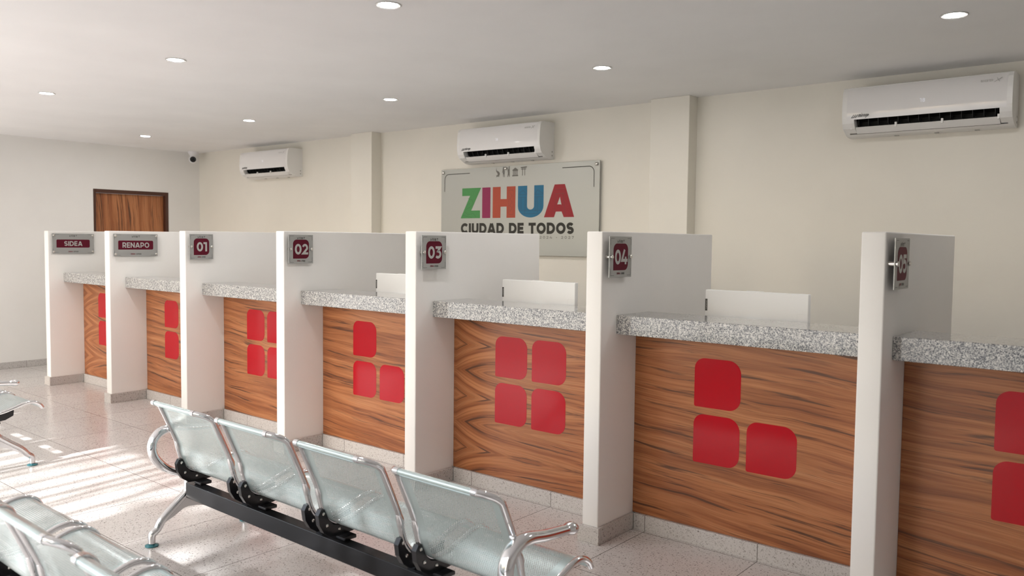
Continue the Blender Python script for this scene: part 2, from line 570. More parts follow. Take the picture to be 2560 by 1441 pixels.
def glyph(c, t):
    """-> (width, [(points, closed)]) with stroke width t"""
    a, b, h = t / 2, 1 - t / 2, 0.5
    if c == 'O' or c == '0':
        w = 0.88 if c == 'O' else 0.70
        return w, [(arc(w / 2, 0.5, w / 2 - a, 0.5 - a, 0, 360, 32)[:-1], True)]
    if c == 'C':
        w = 0.80
        return w, [(arc(0.44, 0.5, 0.44 - a, 0.5 - a, 42, 318, 24), False)]
    if c == 'S':
        w = 0.66
        r = (1 - t) / 4
        rx = w / 2 - a
        return w, [(arc(w / 2, b - r, rx, r, 25, 270, 14) + arc(w / 2, a + r, rx, r, 90, -155, 14)[1:], False)]
    if c == 'I':
        return t, [([(a, 0), (a, 1)], False)]
    if c == 'J':
        w = 0.52
        return w, [([(w - a, 1), (w - a, 0.3)] + arc(w - a - 0.2, 0.25 + a * 0.4, 0.2, 0.25 - a * 0.6, 0, -150, 10), False)]
    if c == 'D':
        w = 0.78
        return w, [([(a, a), (a, b), (0.34, b)] + arc(0.34, 0.5, w - 0.34 - a, 0.5 - a, 88, -88, 18) + [(0.34, a)], True)]
    if c == 'E':
        w = 0.60
        return w, [([(w, b), (a, b), (a, a), (w, a)], False), ([(a, h), (w * 0.93, h)], False)]
    if c == 'A':
        w = 0.86
        return w, [([(a * 0.95, 0), (w / 2 - t * 0.12, 0.97)], False), ([(w - a * 0.95, 0), (w / 2 + t * 0.12, 0.97)], False), ([(0.20, 0.27), (w - 0.20, 0.27)], False)]
    if c == 'R':
        w = 0.68
        r = 0.30
        return w, [([(a, 0), (a, b), (0.36, b)] + arc(0.36, b - r + a * 0.4, w - 0.36 - a, r - a * 0.4, 88, -88, 12) + [(a, b - 2 * r + a * 0.8)], False), ([(0.36, b - 2 * r + a * 0.8), (w - a * 0.9, 0)], False)]
    if c == 'P':
        w = 0.68
        r = 0.32
        return w, [([(a, 0), (a, b), (0.36, b)] + arc(0.36, b - r + a * 0.4, w - 0.36 - a, r - a * 0.4, 88, -88, 12) + [(a, b - 2 * r + a * 0.8)], False)]
    if c == 'N':
        w = 0.76
        return w, [([(a, 0), (a, 1)], False), ([(w - a, 0), (w - a, 1)], False), ([(a, 1 - a * 0.8), (w - a, a * 0.8)], False)]
    if c == 'V':
        w = 0.8
        return w, [([(a, 1), (w / 2, t * 0.35), (w - a, 1)], False)]
    if c == 'X':
        w = 0.8
        return w, [([(a, 0), (w - a, 1)], False), ([(a, 1), (w - a, 0)], False)]
    if c == 'U':
        w = 0.74
        return w, [([(a, 1), (a, 0.38)] + arc(w / 2, 0.38, w / 2 - a, 0.38 - a, 180, 360, 16)[1:-1] + [(w - a, 0.38), (w - a, 1)], False)]
    if c == 'T':
        w = 0.68
        return w, [([(0, b), (w, b)], False), ([(w / 2, 0), (w / 2, b)], False)]
    if c == 'Z':
        w = 0.66
        return w, [([(0, b), (w - a, b), (a, a), (w, a)], False)]
    if c == 'H':
        w = 0.76
        return w, [([(a, 0), (a, 1)], False), ([(w - a, 0), (w - a, 1)], False), ([(a, h), (w - a, h)], False)]
    if c == '1':
        w = 0.40
        return w, [([(w - a, 0), (w - a, b), (0, b)], False)]
    if c == '2':
        w = 0.64
        return w, [(arc(w / 2 - 0.01, b - 0.27, w / 2 - a, 0.27, 160, -20, 14) + [(a * 1.3, a), (w, a)], False)]
    if c == '3':
        w = 0.64
        r = (1 - t) * 0.31
        return w, [([(0.03, b), (w - a * 1.3, b), (w * 0.46, 0.60)] + arc(w / 2 - 0.03, a + r, w / 2 - a + 0.03, r, 80, -140, 14), False)]
    if c == '4':
        w = 0.74
        return w, [([(w * 0.52, 1), (a * 0.8, 0.27), (w, 0.27)], False), ([(w * 0.70, 0), (w * 0.70, 0.52)], False)]
    if c == '5':
        w = 0.64
        r = (1 - t) * 0.33
        return w, [([(w * 0.95, b), (0.13, b), (0.10, 0.5 + a * 0.9)] + arc(w / 2 - 0.04, a + r, w / 2 - a + 0.04, r, 82, -140, 14), False)]
    if c == '7':
        w = 0.60
        return w, [([(0, b), (w - a, b), (0.2, 0)], False)]
    if c == '8':
        w = 0.62
        r = (1 - t) / 4
        return w, [(arc(w / 2, b - r, w / 2 - a, r, 0, 360, 20)[:-1], True), (arc(w / 2, a + r, w / 2 - a, r, 0, 360, 20)[:-1], True)]
    if c == '-':
        return 0.36, [([(0, 0.45), (0.36, 0.45)], False)]
    # lower case
    if c == 'L':
        w = 0.5
        return w, [([(a, 1), (a, a), (w, a)], False)]
    if c == 'e':
        w = 0.56
        return w, [([(a, 0.34), (w - a, 0.34)] + arc(w / 2, 0.34, w / 2 - a, 0.34 - a, 0, 310, 16), False)]
    if c == 'n':
        w = 0.5
        return w, [([(a, 0), (a, 0.68)], False), ([(a, 0.42)] + arc(w / 2, 0.42, w / 2 - a, 0.24, 180, 0, 10)[1:] + [(w - a, 0)], False)]
    if c == 'o':
        w = 0.58
        return w, [(arc(w / 2, 0.34, w / 2 - a, 0.34 - a, 0, 360, 20)[:-1], True)]
    if c == 'v':
        w = 0.54
        return w, [([(a, 0.68), (w / 2, t * 0.4), (w - a, 0.68)], False)]
    if c == 'm':
        w = 0.8
        return w, [([(a, 0), (a, 0.68)], False), ([(a, 0.44)] + arc(w / 4 + a / 2, 0.44, w / 4 - a / 2, 0.22, 180, 0, 8)[1:] + [(w / 2, 0)], False), ([(w / 2, 0.44)] + arc(w * 0.75 - a / 2, 0.44, w / 4 - a / 2, 0.22, 180, 0, 8)[1:] + [(w - a, 0)], False)]
    if c == 'i':
        return t, [([(a, 0), (a, 0.66)], False), ([(a, 0.8), (a, 0.8 + t)], False)]
    if c == 'r':
        w = 0.36
        return w, [([(a, 0), (a, 0.68)], False), (arc(w - 0.04, 0.38, w - 0.04 - a, 0.26, 180, 80, 8), False)]
    if c == 'a':
        w = 0.54
        return w, [(arc(w / 2, 0.34, w / 2 - a, 0.34 - a, 0, 360, 18)[:-1], True), ([(w - a, 0), (w - a, 0.68)], False)]
    if c == 'g':
        w = 0.54
        return w, [(arc(w / 2, 0.34, w / 2 - a, 0.34 - a, 0, 360, 18)[:-1], True), ([(w - a, 0.68), (w - a, -0.05)] + arc(w / 2, -0.05, w / 2 - a, 0.2, 0, -140, 8)[1:], False)]
    return 0.35, []

def text_width(s, t, gap):
    return sum(glyph(c, t)[0] + gap for c in s) - gap

def write(mb, s, x, z, height, y, t=0.2, gap=0.1, width=None, anchor='l', slant=0.0):
    """add a word to a mesh builder, facing -Y; width squeezes it to fit"""
    k = height
    W0 = text_width(s, t, gap) * k
    sx = (width / W0) if width else 1.0
    if anchor == 'c':
        x -= W0 * sx / 2
    pen = 0.0
    for c in s:
        w, strokes = glyph(c, t)
        for i, (pts, closed) in enumerate(strokes):
            q = [(x + (pen + px + slant * pz) * k * sx, z + pz * k) for (px, pz) in pts]
            mb.stroke(q, t * k * (0.5 + 0.5 * sx), y - 0.00006 * i, closed)
        pen += w + gap
    return W0 * sx

# small emblem row: reptile, figure, stele, temple, gate - silhouettes in a box of height 1
def emblem_shapes():
    S = []
    S.append((0.0, [(0.06, 0.95), (0.02, 0.62), (0.14, 0.46), (0.24, 0.34), (0.20, 0.22), (0.02, 0.22), (0.10, 0.14), (0.04, 0.02), (0.16, 0.06), (0.30, 0.10), (0.42, 0.02), (0.42, 0.12), (0.52, 0.34), (0.42, 0.52), (0.26, 0.60), (0.12, 0.66)]))
    S.append((0.80, [(0.16, 1.0), (0.08, 0.9), (0.06, 0.74), (0.0, 0.42), (0.05, 0.42), (0.10, 0.58), (0.09, 0.30), (0.12, 0.0), (0.17, 0.0), (0.18, 0.28), (0.22, 0.28), (0.24, 0.0), (0.30, 0.0), (0.29, 0.34), (0.30, 0.58), (0.27, 0.74), (0.26, 0.9)]))
    S.append((1.45, [(0.0, 0.9), (0.09, 0.9), (0.09, 0.72), (0.17, 0.72), (0.17, 1.0), (0.27, 1.0), (0.28, 0.5), (0.28, 0.0), (0.22, 0.0), (0.14, 0.2), (0.08, 0.0), (0.0, 0.0), (0.06, 0.36), (0.02, 0.55)]))
    S.append((2.05, [(0.0, 0.62), (0.36, 0.84), (0.72, 0.62), (0.66, 0.52), (0.06, 0.52)]))
    for k in range(4):
        S.append((2.05 + 0.08 + k * 0.16, [(0.0, 0.14), (0.0, 0.52), (0.08, 0.52), (0.08, 0.14)]))
    S.append((2.05, [(0.0, 0.03), (0.0, 0.14), (0.72, 0.14), (0.72, 0.03)]))
    S.append((3.05, [(0.0, 0.85), (0.78, 0.90), (0.72, 0.76), (0.06, 0.74)]))
    S.append((3.05, [(0.07, 0.62), (0.07, 0.69), (0.68, 0.69), (0.68, 0.62)]))
    S.append((3.05, [(0.20, 0.06), (0.20, 0.74), (0.27, 0.74), (0.27, 0.06)]))
    S.append((3.05, [(0.48, 0.06), (0.48, 0.74), (0.55, 0.74), (0.55, 0.06)]))
    return S

def emblem_row(mb, xc, z, height, y):
    total = 3.85 * height
    x0 = xc - total / 2
    for (dx, pts) in emblem_shapes():
        mb.poly([(x0 + (dx + p[0]) * height, y, z + p[1] * height) for p in pts])

def corner_line(mb, x, z, sx, sz, lx, lz, r, w, y):
    """an L-shaped line with a rounded elbow at (x, z), arms running inward"""
    pts = [(x + sx * lx, z)] + [(x + sx * (r - r * math.sin(a)), z + sz * (r - r * math.cos(a))) for a in [math.radians(k * 15) for k in range(7)]] + [(x, z + sz * lz)]
    mb.stroke(pts, w, y)

# ------------------------------------------------------------------ measured layout
XL = [-2.0152, -0.7312, 0.5392, 1.8080, 3.0747, 4.3348, 5.5939]
TH, DEP, HP = 0.0895, 1.1488, 1.5
ZT, ZB, YG, YGB, YP = 1.0972, 1.0032, 0.1353, 0.435, 0.3184
HS, SP = 0.081, 0.0165
ZC, YB, XW, XE = 2.5322, 2.3732, -3.3292, 8.4

# ------------------------------------------------------------------ setting
struct(MB().box(XW - 0.2, XE + 0.2, Y_FRONT - 0.15, YB + 0.2, -0.12, 0.0).build('floor', M['floor']))
struct(MB().box(XW - 0.2, XE + 0.2, Y_FRONT - 0.15, YB + 0.2, ZC, ZC + 0.15).build('ceiling', M['ceiling']))
struct(MB().box(XW - 0.2, XE + 0.2, YB, YB + 0.2, 0, ZC).build('wall_back', M['wall']))
struct(MB().box(XE, XE + 0.2, Y_FRONT, YB, 0, ZC).build('wall_right', M['wall_dark']))
DY0, DY1, DZ = 1.039, 1.958, 2.008
mb = MB()
mb.box(XW - 0.2, XW, Y_FRONT, DY0, 0, ZC)
mb.box(XW - 0.2, XW, DY1, YB, 0, ZC)
mb.box(XW - 0.2, XW, DY0, DY1, DZ, ZC)
struct(mb.build('wall_left', M['wall_side']))
struct(MB().box(XW, XW + 0.012, Y_FRONT, DY0 - 0.001, 0, 0.072, 0.003).build('baseboard_left', M['skirt']))
struct(MB().box(XW + 0.013, XE, YB - 0.012, YB, 0, 0.072, 0.003).build('baseboard_back', M['skirt']))
for n_, (x0, x1) in enumerate(((-0.155, 0.166), (3.357, 3.682))):
    struct(MB().box(x0, x1, YB - 0.125, YB + 0.01, 0, ZC, 0.004).build('trim_%d' % (n_ + 1), M['wall']))
# door in the left wall
fr = MB()
fr.box(XW - 0.13, XW - 0.012, DY0, DY0 + 0.036, 0, DZ, 0.003)
fr.box(XW - 0.13, XW - 0.012, DY1 - 0.036, DY1, 0, DZ, 0.003)
fr.box(XW - 0.13, XW - 0.012, DY0 + 0.036, DY1 - 0.036, DZ - 0.042, DZ, 0.003)
door = struct(fr.build('door_1', M['door_frame']))
lf = MB().box(-0.02, 0.02, -(DY1 - DY0 - 0.076) / 2, (DY1 - DY0 - 0.076) / 2, 0.008, DZ - 0.045, 0.002).build('door_leaf', M['door'], door, loc=(XW - 0.085, (DY0 + DY1) / 2, 0))
hd = MB().lathe([(0.026, 0), (0.026, 0.008), (0.012, 0.012), (0.012, 0.05), (0.028, 0.058), (0.028, 0.08), (0.016, 0.088)], 20, (XW - 0.065, DY0 + 0.10, 1.0), 'x').build('door_knob', M['chrome_soft'], door)
# street front: glazed on the left, solid behind the viewpoint
mb = MB()
mb.box(WIN_X1, XE, Y_FRONT - 0.15, Y_FRONT, 0, ZC)
mb.box(XW, WIN_X0, Y_FRONT - 0.15, Y_FRONT, 0, ZC)
mb.box(WIN_X0, WIN_X1, Y_FRONT - 0.15, Y_FRONT, WIN_Z1, ZC)
struct(mb.build('wall_front', M['wall_dark']))
mb = MB()
_n = 6
for k in range(_n + 1):
    x = WIN_X0 + (WIN_X1 - WIN_X0) * k / _n
    mb.box(x - 0.025, x + 0.025, Y_FRONT - 0.10, Y_FRONT - 0.04, 0, WIN_Z1)
for z in (0.03, WIN_Z1 - 0.02):
    mb.box(WIN_X0, WIN_X1, Y_FRONT - 0.10, Y_FRONT - 0.04, z - 0.025, z + 0.025)
struct(mb.build('window_1', M['frame_alu']))
struct(MB().box(-30, 30, -40, Y_FRONT - 0.16, -0.14, -0.02).build('ground_outside', M['ground']))
# unseen foliage added as a light screen: top filters sun, gaps pass it
random.seed(11)
def leaf(mb, x, y, z, r):
    n = Vector((random.gauss(0, 1), random.gauss(0, 1) - 1.0, random.gauss(0, 1) + 0.6)).normalized()
    a_ = n.orthogonal().normalized()
    a_ = Quaternion(n, random.uniform(0, 6.28)) @ a_
    b_ = n.cross(a_) * 0.55
    c_ = Vector((x, y, z))
    mb.poly([c_ + a_ * r, c_ + b_ * r, c_ - a_ * r, c_ - b_ * r])
mb = MB()
SCREEN_Y = -11.0
EDGE = (-1.87 - SCREEN_Y) * math.tan(SUN_EL)
OPEN = ((-1.3, -0.6), (1.6, 3.5), (6.4, 7.2))
for k in range(26000):
    x, z = random.uniform(-9, 18), random.uniform(0.2, 12.5)
    y = SCREEN_Y + random.uniform(-0.9, 0.9)
    edge = (-1.87 - y) * math.tan(SUN_EL) + 0.08 * math.sin(x * 5) + random.uniform(-0.05, 0.05)
    right = min(1.0, max(0.0, (x - 1.0) / 4.0))  # added foliage thickens rightward to cut sky light on that side
    if z < edge and (any(a < x < b for a, b in OPEN) or random.random() > 0.10 + 0.90 * right):
        continue
    if z > edge and random.random() > 0.50 + 0.3 * right:
        continue
    leaf(mb, x, y, z, random.uniform(0.07, 0.14))
    if right > 0.5 and k % 2 == 0 and not any(a < x < b for a, b in OPEN):
        leaf(mb, x + random.uniform(-.2, .2), y - 0.5, z * random.uniform(0.8, 1.1), random.uniform(0.15, 0.25))
for x in (-6.5, -2.6, 1.0, 4.7, 8.3, 12.0):
    mb.tube([(x, SCREEN_Y, 0), (x + 0.1, SCREEN_Y, 4), (x, SCREEN_Y, 10)], [0.14, 0.10, 0.06], 8)
# trailing stems in front of the glass rule the filtered sun into streaks
x = -5.0
while x < 9.0:
    w = random.uniform(0.035, 0.10)
    y = random.uniform(-5.2, -4.7)
    z0 = (-1.87 - y) * math.tan(SUN_EL) + random.uniform(-0.25, 0.12)
    mb.tube([(x, y, z0), (x + random.uniform(-.02, .02), y, z0 + 0.6), (x + random.uniform(-.05, .05), y, 3.9)], [w / 3, w / 2, w / 2], 6)
    x += w + random.choice((random.uniform(0.04, 0.12), random.uniform(0.10, 0.30)))
struct(mb.build('foliage_light_screen', M['leaf']))

# ------------------------------------------------------------------ counter row: partitions, panels, tops, plates
PNAME = ['leftmost plate reading SIDEA', 'plate reading RENAPO', 'plate reading 01', 'plate reading 02', 'plate reading 03', 'plate reading 04', 'plate reading 05']
BAY = ['SIDEA', 'RENAPO', '01', '02', '03', '04', '05']
for i in range(7):
    x = XL[i]
    t = thing('partition_wall', 'white plastered counter partition carrying the ' + PNAME[i], 'partition', (x + TH / 2, 0, 0), 0, 'white counter partitions')
    MB().box(-TH / 2, TH / 2, 0, DEP, 0, HP, 0.006, 3).build('panel', M['partition'], t, smooth=True)
    s = MB()
    s.box(-TH / 2 - SP, TH / 2 + SP, -SP, -0.0002, 0, HS, 0.0025)
    s.box(-TH / 2 - SP, -TH / 2 - 0.0002, 0, YP - SP, 0, HS, 0.0025)
    s.box(TH / 2 + 0.0002, TH / 2 + SP, 0, YP - SP, 0, HS, 0.0025)
    s.build('skirting', M['skirt_plain'], t)

CHEV = {0: 0.02, 4: 0.02}
for i in range(7):
    xa = XL[i] + TH
    xb = XL[i + 1] if i < 6 else xa + 1.17
    w = xb - xa
    woodm = wood('teak_veneer_%d' % i, 'X', CHEV.get(i), 1.0 + i * 1.37, 0.86)
    p = thing('counter_front', 'teak veneer counter front with red squares in the ' + BAY[i] + ' bay', 'counter', (xa, YP, 0), 0, 'teak counter fronts')
    MB().box(0.0005, w - 0.0005, 0, 0.02, HS, ZB - 0.0005, 0.0015).build('veneer_panel', woodm, p)
    MB().box(SP + 0.0005, w - SP - 0.0005, -SP, 0.02, 0, HS - 0.0008, 0.002).build('skirting', M['skirt'], p)
    cells = [(0, 1), (0, 0), (1, 0)] + ([(1, 1)] if i in (0, 2, 4, 6) else [])
    for (cx, cz) in cells:
        x0 = 0.330 + cx * 0.268
        z0 = 0.401 + cz * 0.269
        MB().prism(rounded(x0, x0 + 0.234, z0, z0 + 0.235, 0.052, 0.062, 0.058, 0.010), 'y', -0.0008, -0.0001).build('red_square', M['red'], p)
    g = MB()
    g.box(xa + 0.0005, xb - 0.0005, YG, YGB, ZB, ZT, 0.003, 2)
    o = g.build('countertop', M['granite'])
    tag(o, 'speckled grey granite countertop of the ' + BAY[i] + ' bay', 'countertop', 'granite countertops')

def standoff(mb, x, z, y0, y1):
    mb.lathe([(0.0095, y1), (0.0095, y0 - 0.003), (0.0105, y0 - 0.003), (0.0105, y0 - 0.007), (0.007, y0 - 0.0105), (0.002, y0 - 0.0115)], 18, (x, 0, z), 'y')

def plate(i, word):
    """steel plate hung on the right face of partition i, built facing -Y then turned to face +X"""
    wide = i < 2
    W, H = (0.394, 0.195) if wide else (0.197, 0.195)
    stand = 0.018 if wide else 0.029
    yc, zc = (0.225, 1.378) if wide else (0.117, 1.380)
    look = {0: 'wide grey steel plate reading SIDEA on the leftmost partition', 1: 'wide grey steel plate reading RENAPO on its partition'}.get(i, 'square grey steel plate with wine field reading %s' % word)
    t = thing('sign_plate' if wide else 'number_plate', look, 'sign', (XL[i] + TH, yc, zc), PI / 2, 'steel plates on the partitions')
    yf = -stand
    tilt = 0.0
    b = MB().box(-W / 2, W / 2, yf, yf + 0.004, -H / 2, H / 2, 0.0008, 1)
    b.build('plate', M['steel'], t)
    fw, fh = (0.312, 0.079) if wide else (0.128, 0.128)
    f = MB().prism(rounded(-fw / 2, fw / 2, -fh / 2, fh / 2, 0.012 if wide else 0.03, 0.012 if wide else 0.03, 0.012 if wide else 0.03, 0.0015), 'y', yf - 0.0009, yf - 0.0001)
    f.build('wine_field', M['wine'], t)
    l = MB()
    if wide:
        write(l, word, 0, -0.023, 0.046, yf - 0.0013, 0.185, 0.11, {0: 0.170, 1: 0.238}[i], 'c')
    else:
        write(l, word, 0.003, -0.036, 0.071, yf - 0.0013, 0.20, 0.05, {'01': 0.086, '02': 0.108, '03': 0.108, '04': 0.112, '05': 0.108}[word], 'c')
    l.build('lettering', M['plate_text'], t)
    e = MB()
    emblem_row(e, 0, H / 2 - 0.031, 0.019 if wide else 0.0165, yf - 0.0006)
    e.build('emblem_row', M['mark'], t)
    for sx in (-1, 1):
        for sz in (-1, 1):
            c = MB()
            corner_line(c, sx * (W / 2 - 0.009), sz * (H / 2 - 0.009), -sx, -sz, 0.055 if wide else 0.032, 0.04 if wide else 0.032, 0.006, 0.0014, yf - 0.0006)
            c.build('border_line', M['mark'], t)
    z = MB()
    write(z, 'ZIHUA', -0.047 if wide else -0.033, -H / 2 + 0.014, 0.011 if wide else 0.009, yf - 0.0006, 0.26, 0.1, 0.041 if wide else 0.029)
    z.build('footer_word', M['mark_red'], t)
    z = MB()
    write(z, 'CIUDAD', 0.002, -H / 2 + (0.020 if wide else 0.0188), 0.0048 if wide else 0.004, yf - 0.0006, 0.26, 0.1, 0.045 if wide else 0.031)
    write(z, 'DE TODOS', 0.002, -H / 2 + 0.0138, 0.0048 if wide else 0.004, yf - 0.0006, 0.26, 0.1, 0.045 if wide else 0.031)
    z.build('footer_line', M['mark'], t)
    spots = [(sx * (W / 2 - 0.016), sz * (H / 2 - 0.018)) for sx in (-1, 1) for sz in (-1, 1)] if wide else [(-0.083, 0.0), (0.083, 0.0)]
    for (sx, sz) in spots:
        s = MB()
        standoff(s, sx, sz, yf, -0.0003)
        s.build('standoff', M['bolt'], t)
    return t

for i, wd in enumerate(BAY):
    plate(i, wd)

# ------------------------------------------------------------------ big board on the back wall
BX0, BX1, BZ0, BZ1, BY = 1.056, 2.845, 1.328, 2.113, YB - 0.030
bd = thing('name_board', 'large grey brushed board with ZIHUA in coloured letters on the back wall', 'sign', ((BX0 + BX1) / 2, YB, (BZ0 + BZ1) / 2))
BW, BH = BX1 - BX0, BZ1 - BZ0
yf = BY - YB
MB().box(-BW / 2, BW / 2, yf, yf + 0.006, -BH / 2, BH / 2, 0.001, 1).build('board', M['board'], bd)
cx0, cz0 = (BX0 + BX1) / 2, (BZ0 + BZ1) / 2
LZ0, LZ1 = 1.656 - cz0, 1.932 - cz0
LH = LZ1 - LZ0
def bp(px):                                   # fraction across the wordmark -> local x
    return (1.312 + px * (2.598 - 1.312)) - cx0
y1, y2 = yf - 0.0008, yf - 0.0016
def flat_poly(pts, name, mat, y=y1):
    m_ = MB()
    m_.poly([(bp(a), y, LZ0 + b_ * LH) for (a, b_) in pts])
    return m_
def letter(m_, mat, look):
    o = m_.build('letter', mat, bd)
    o['label'] = look
    return o
zl = flat_poly([(0.0, 0.0), (0.185, 0.0), (0.185, 0.255), (0.10, 0.255), (0.192, 0.985), (0.192, 1.0), (0.012, 1.0), (0.012, 0.745), (0.088, 0.745), (0.0, 0.02)], 'z', None)
letZ = letter(zl, M['letterZ'], 'green letter Z')
il = flat_poly([(0.205, 0.0), (0.282, 0.0), (0.282, 1.0), (0.205, 1.0)], 'i', None)
letI = letter(il, M['letterI'], 'magenta letter I')
hl = flat_poly([(0.303, 0.0), (0.375, 0.0), (0.375, 0.36), (0.43, 0.36), (0.43, 0.0), (0.508, 0.0), (0.508, 1.0), (0.43, 1.0), (0.43, 0.605), (0.375, 0.605), (0.375, 1.0), (0.303, 1.0)], 'h', None)
letH = letter(hl, M['letterH'], 'orange letter H')
up = [(0.53, 1.0), (0.53, 0.36)] + [(0.64 - 0.11 * math.cos(math.radians(a)), 0.36 - 0.36 * math.sin(math.radians(a))) for a in range(12, 180, 12)] + [(0.75, 0.36), (0.75, 1.0), (0.67, 1.0), (0.67, 0.36)] + [(0.64 + 0.03 * math.cos(math.radians(a)), 0.36 - 0.11 * math.sin(math.radians(a))) for a in range(15, 180, 15)] + [(0.61, 0.36), (0.61, 1.0)]
letU = letter(flat_poly(up, 'u', None), M['letterU'], 'blue letter U')
m_ = MB()
for q in ([(0.755, 0.0), (0.838, 0.0), (0.872, 0.39), (0.863, 0.39), (0.884, 0.62), (0.884, 1.0), (0.84, 1.0)],
          [(1.0, 0.0), (0.917, 0.0), (0.895, 0.21), (0.897, 0.39), (0.884, 0.62), (0.884, 1.0), (0.923, 1.0)],
          [(0.852, 0.17), (0.905, 0.17), (0.895, 0.39), (0.868, 0.39)]):
    m_.poly([(bp(a), y1 - 0.00005 * len(m_.bm.faces), LZ0 + b_ * LH) for (a, b_) in q])
letA = letter(m_, M['letterA'], 'red letter A')
def line_art(parent, mat, strokes, w=0.0035):
    m2 = MB()
    for k, s_ in enumerate(strokes):
        m2.stroke([(bp(a), LZ0 + b_ * LH) for (a, b_) in s_], w, y2 - 0.00004 * k)
    m2.build('line_drawing', mat, parent)
line_art(letU, M['lineU'], [[(0.535, 0.74), (0.575, 0.86), (0.61, 0.72)], [(0.54, 0.72), (0.605, 0.72)], [(0.535, 0.64), (0.605, 0.64)], [(0.55, 0.64), (0.55, 0.25)], [(0.562, 0.64), (0.562, 0.22)], [(0.59, 0.64), (0.59, 0.14)], [(0.60, 0.64), (0.60, 0.2)],
                            [(0.672, 0.72), (0.70, 0.86), (0.745, 0.74)], [(0.675, 0.72), (0.745, 0.72)], [(0.675, 0.64), (0.745, 0.64)], [(0.685, 0.64), (0.685, 0.2)], [(0.70, 0.64), (0.70, 0.16)], [(0.73, 0.64), (0.73, 0.25)], [(0.545, 0.22), (0.735, 0.22)], [(0.56, 0.12), (0.72, 0.12)]])
line_art(letZ, M['lineZ'], [[(0.07, 0.66), (0.11, 0.6), (0.12, 0.48), (0.09, 0.36), (0.05, 0.3)], [(0.04, 0.22), (0.07, 0.12), (0.12, 0.16), (0.15, 0.05)], [(0.09, 0.5), (0.06, 0.44)], [(0.02, 0.1), (0.07, 0.06), (0.11, 0.02)]])
line_art(letH, M['lineH'], [[(0.45, 0.88), (0.49, 0.88), (0.49, 0.1), (0.45, 0.1), (0.45, 0.88)], [(0.46, 0.8), (0.48, 0.7), (0.46, 0.6), (0.48, 0.5), (0.46, 0.4), (0.48, 0.3), (0.46, 0.2)]])
line_art(letA, M['lineA'], [[(0.84, 0.84), (0.925, 0.86)], [(0.845, 0.72), (0.925, 0.72)], [(0.858, 0.72), (0.838, 0.1)], [(0.908, 0.72), (0.928, 0.1)]])
tx = MB()
write(tx, 'CIUDAD DE TODOS', bp(0.0), 1.516 - cz0, 0.094, y1, 0.245, 0.06, bp(1.0) - bp(0.0))
tx.build('lettering', M['mark'], bd)
tx = MB()
write(tx, 'JO 2024 - 2027', bp(0.64), 1.475 - cz0, 0.022, y1, 0.14, 0.42, bp(1.0) - bp(0.64))
o = tx.build('lettering', M['mark_soft'], bd)
o['label'] = 'small dark line of years under the slogan'
em = MB()
emblem_row(em, (1.915 - cx0), 2.016 - cz0, 0.093, y1)
em.build('emblem_row', M['mark_soft'], bd)
cl = MB()
corner_line(cl, -BW / 2 + 0.045, BH / 2 - 0.045, 1, -1, 0.32, 0.16, 0.05, 0.006, y1)
cl.build('border_line', M['mark'], bd)
cl = MB()
corner_line(cl, BW / 2 - 0.055, BH / 2 - 0.045, -1, -1, 0.32, 0.17, 0.05, 0.006, y1)
cl.build('border_line', M['mark'], bd)
for (sx, sz) in ((-BW / 2 + 0.028, BH / 2 - 0.028), (-0.1, BH / 2 - 0.022), (BW / 2 - 0.03, BH / 2 - 0.03), (-BW / 2 + 0.028, -BH / 2 + 0.028), (-0.1, -BH / 2 + 0.025), (BW / 2 - 0.03, -BH / 2 + 0.03)):
    s = MB()
    s.lathe([(0.012, -0.0003), (0.012, yf - 0.003), (0.014, yf - 0.004), (0.014, yf - 0.009), (0.009, yf - 0.014), (0.002, yf - 0.016)], 18, (sx, 0, sz), 'y')
    s.build('standoff', M['bolt'], bd)

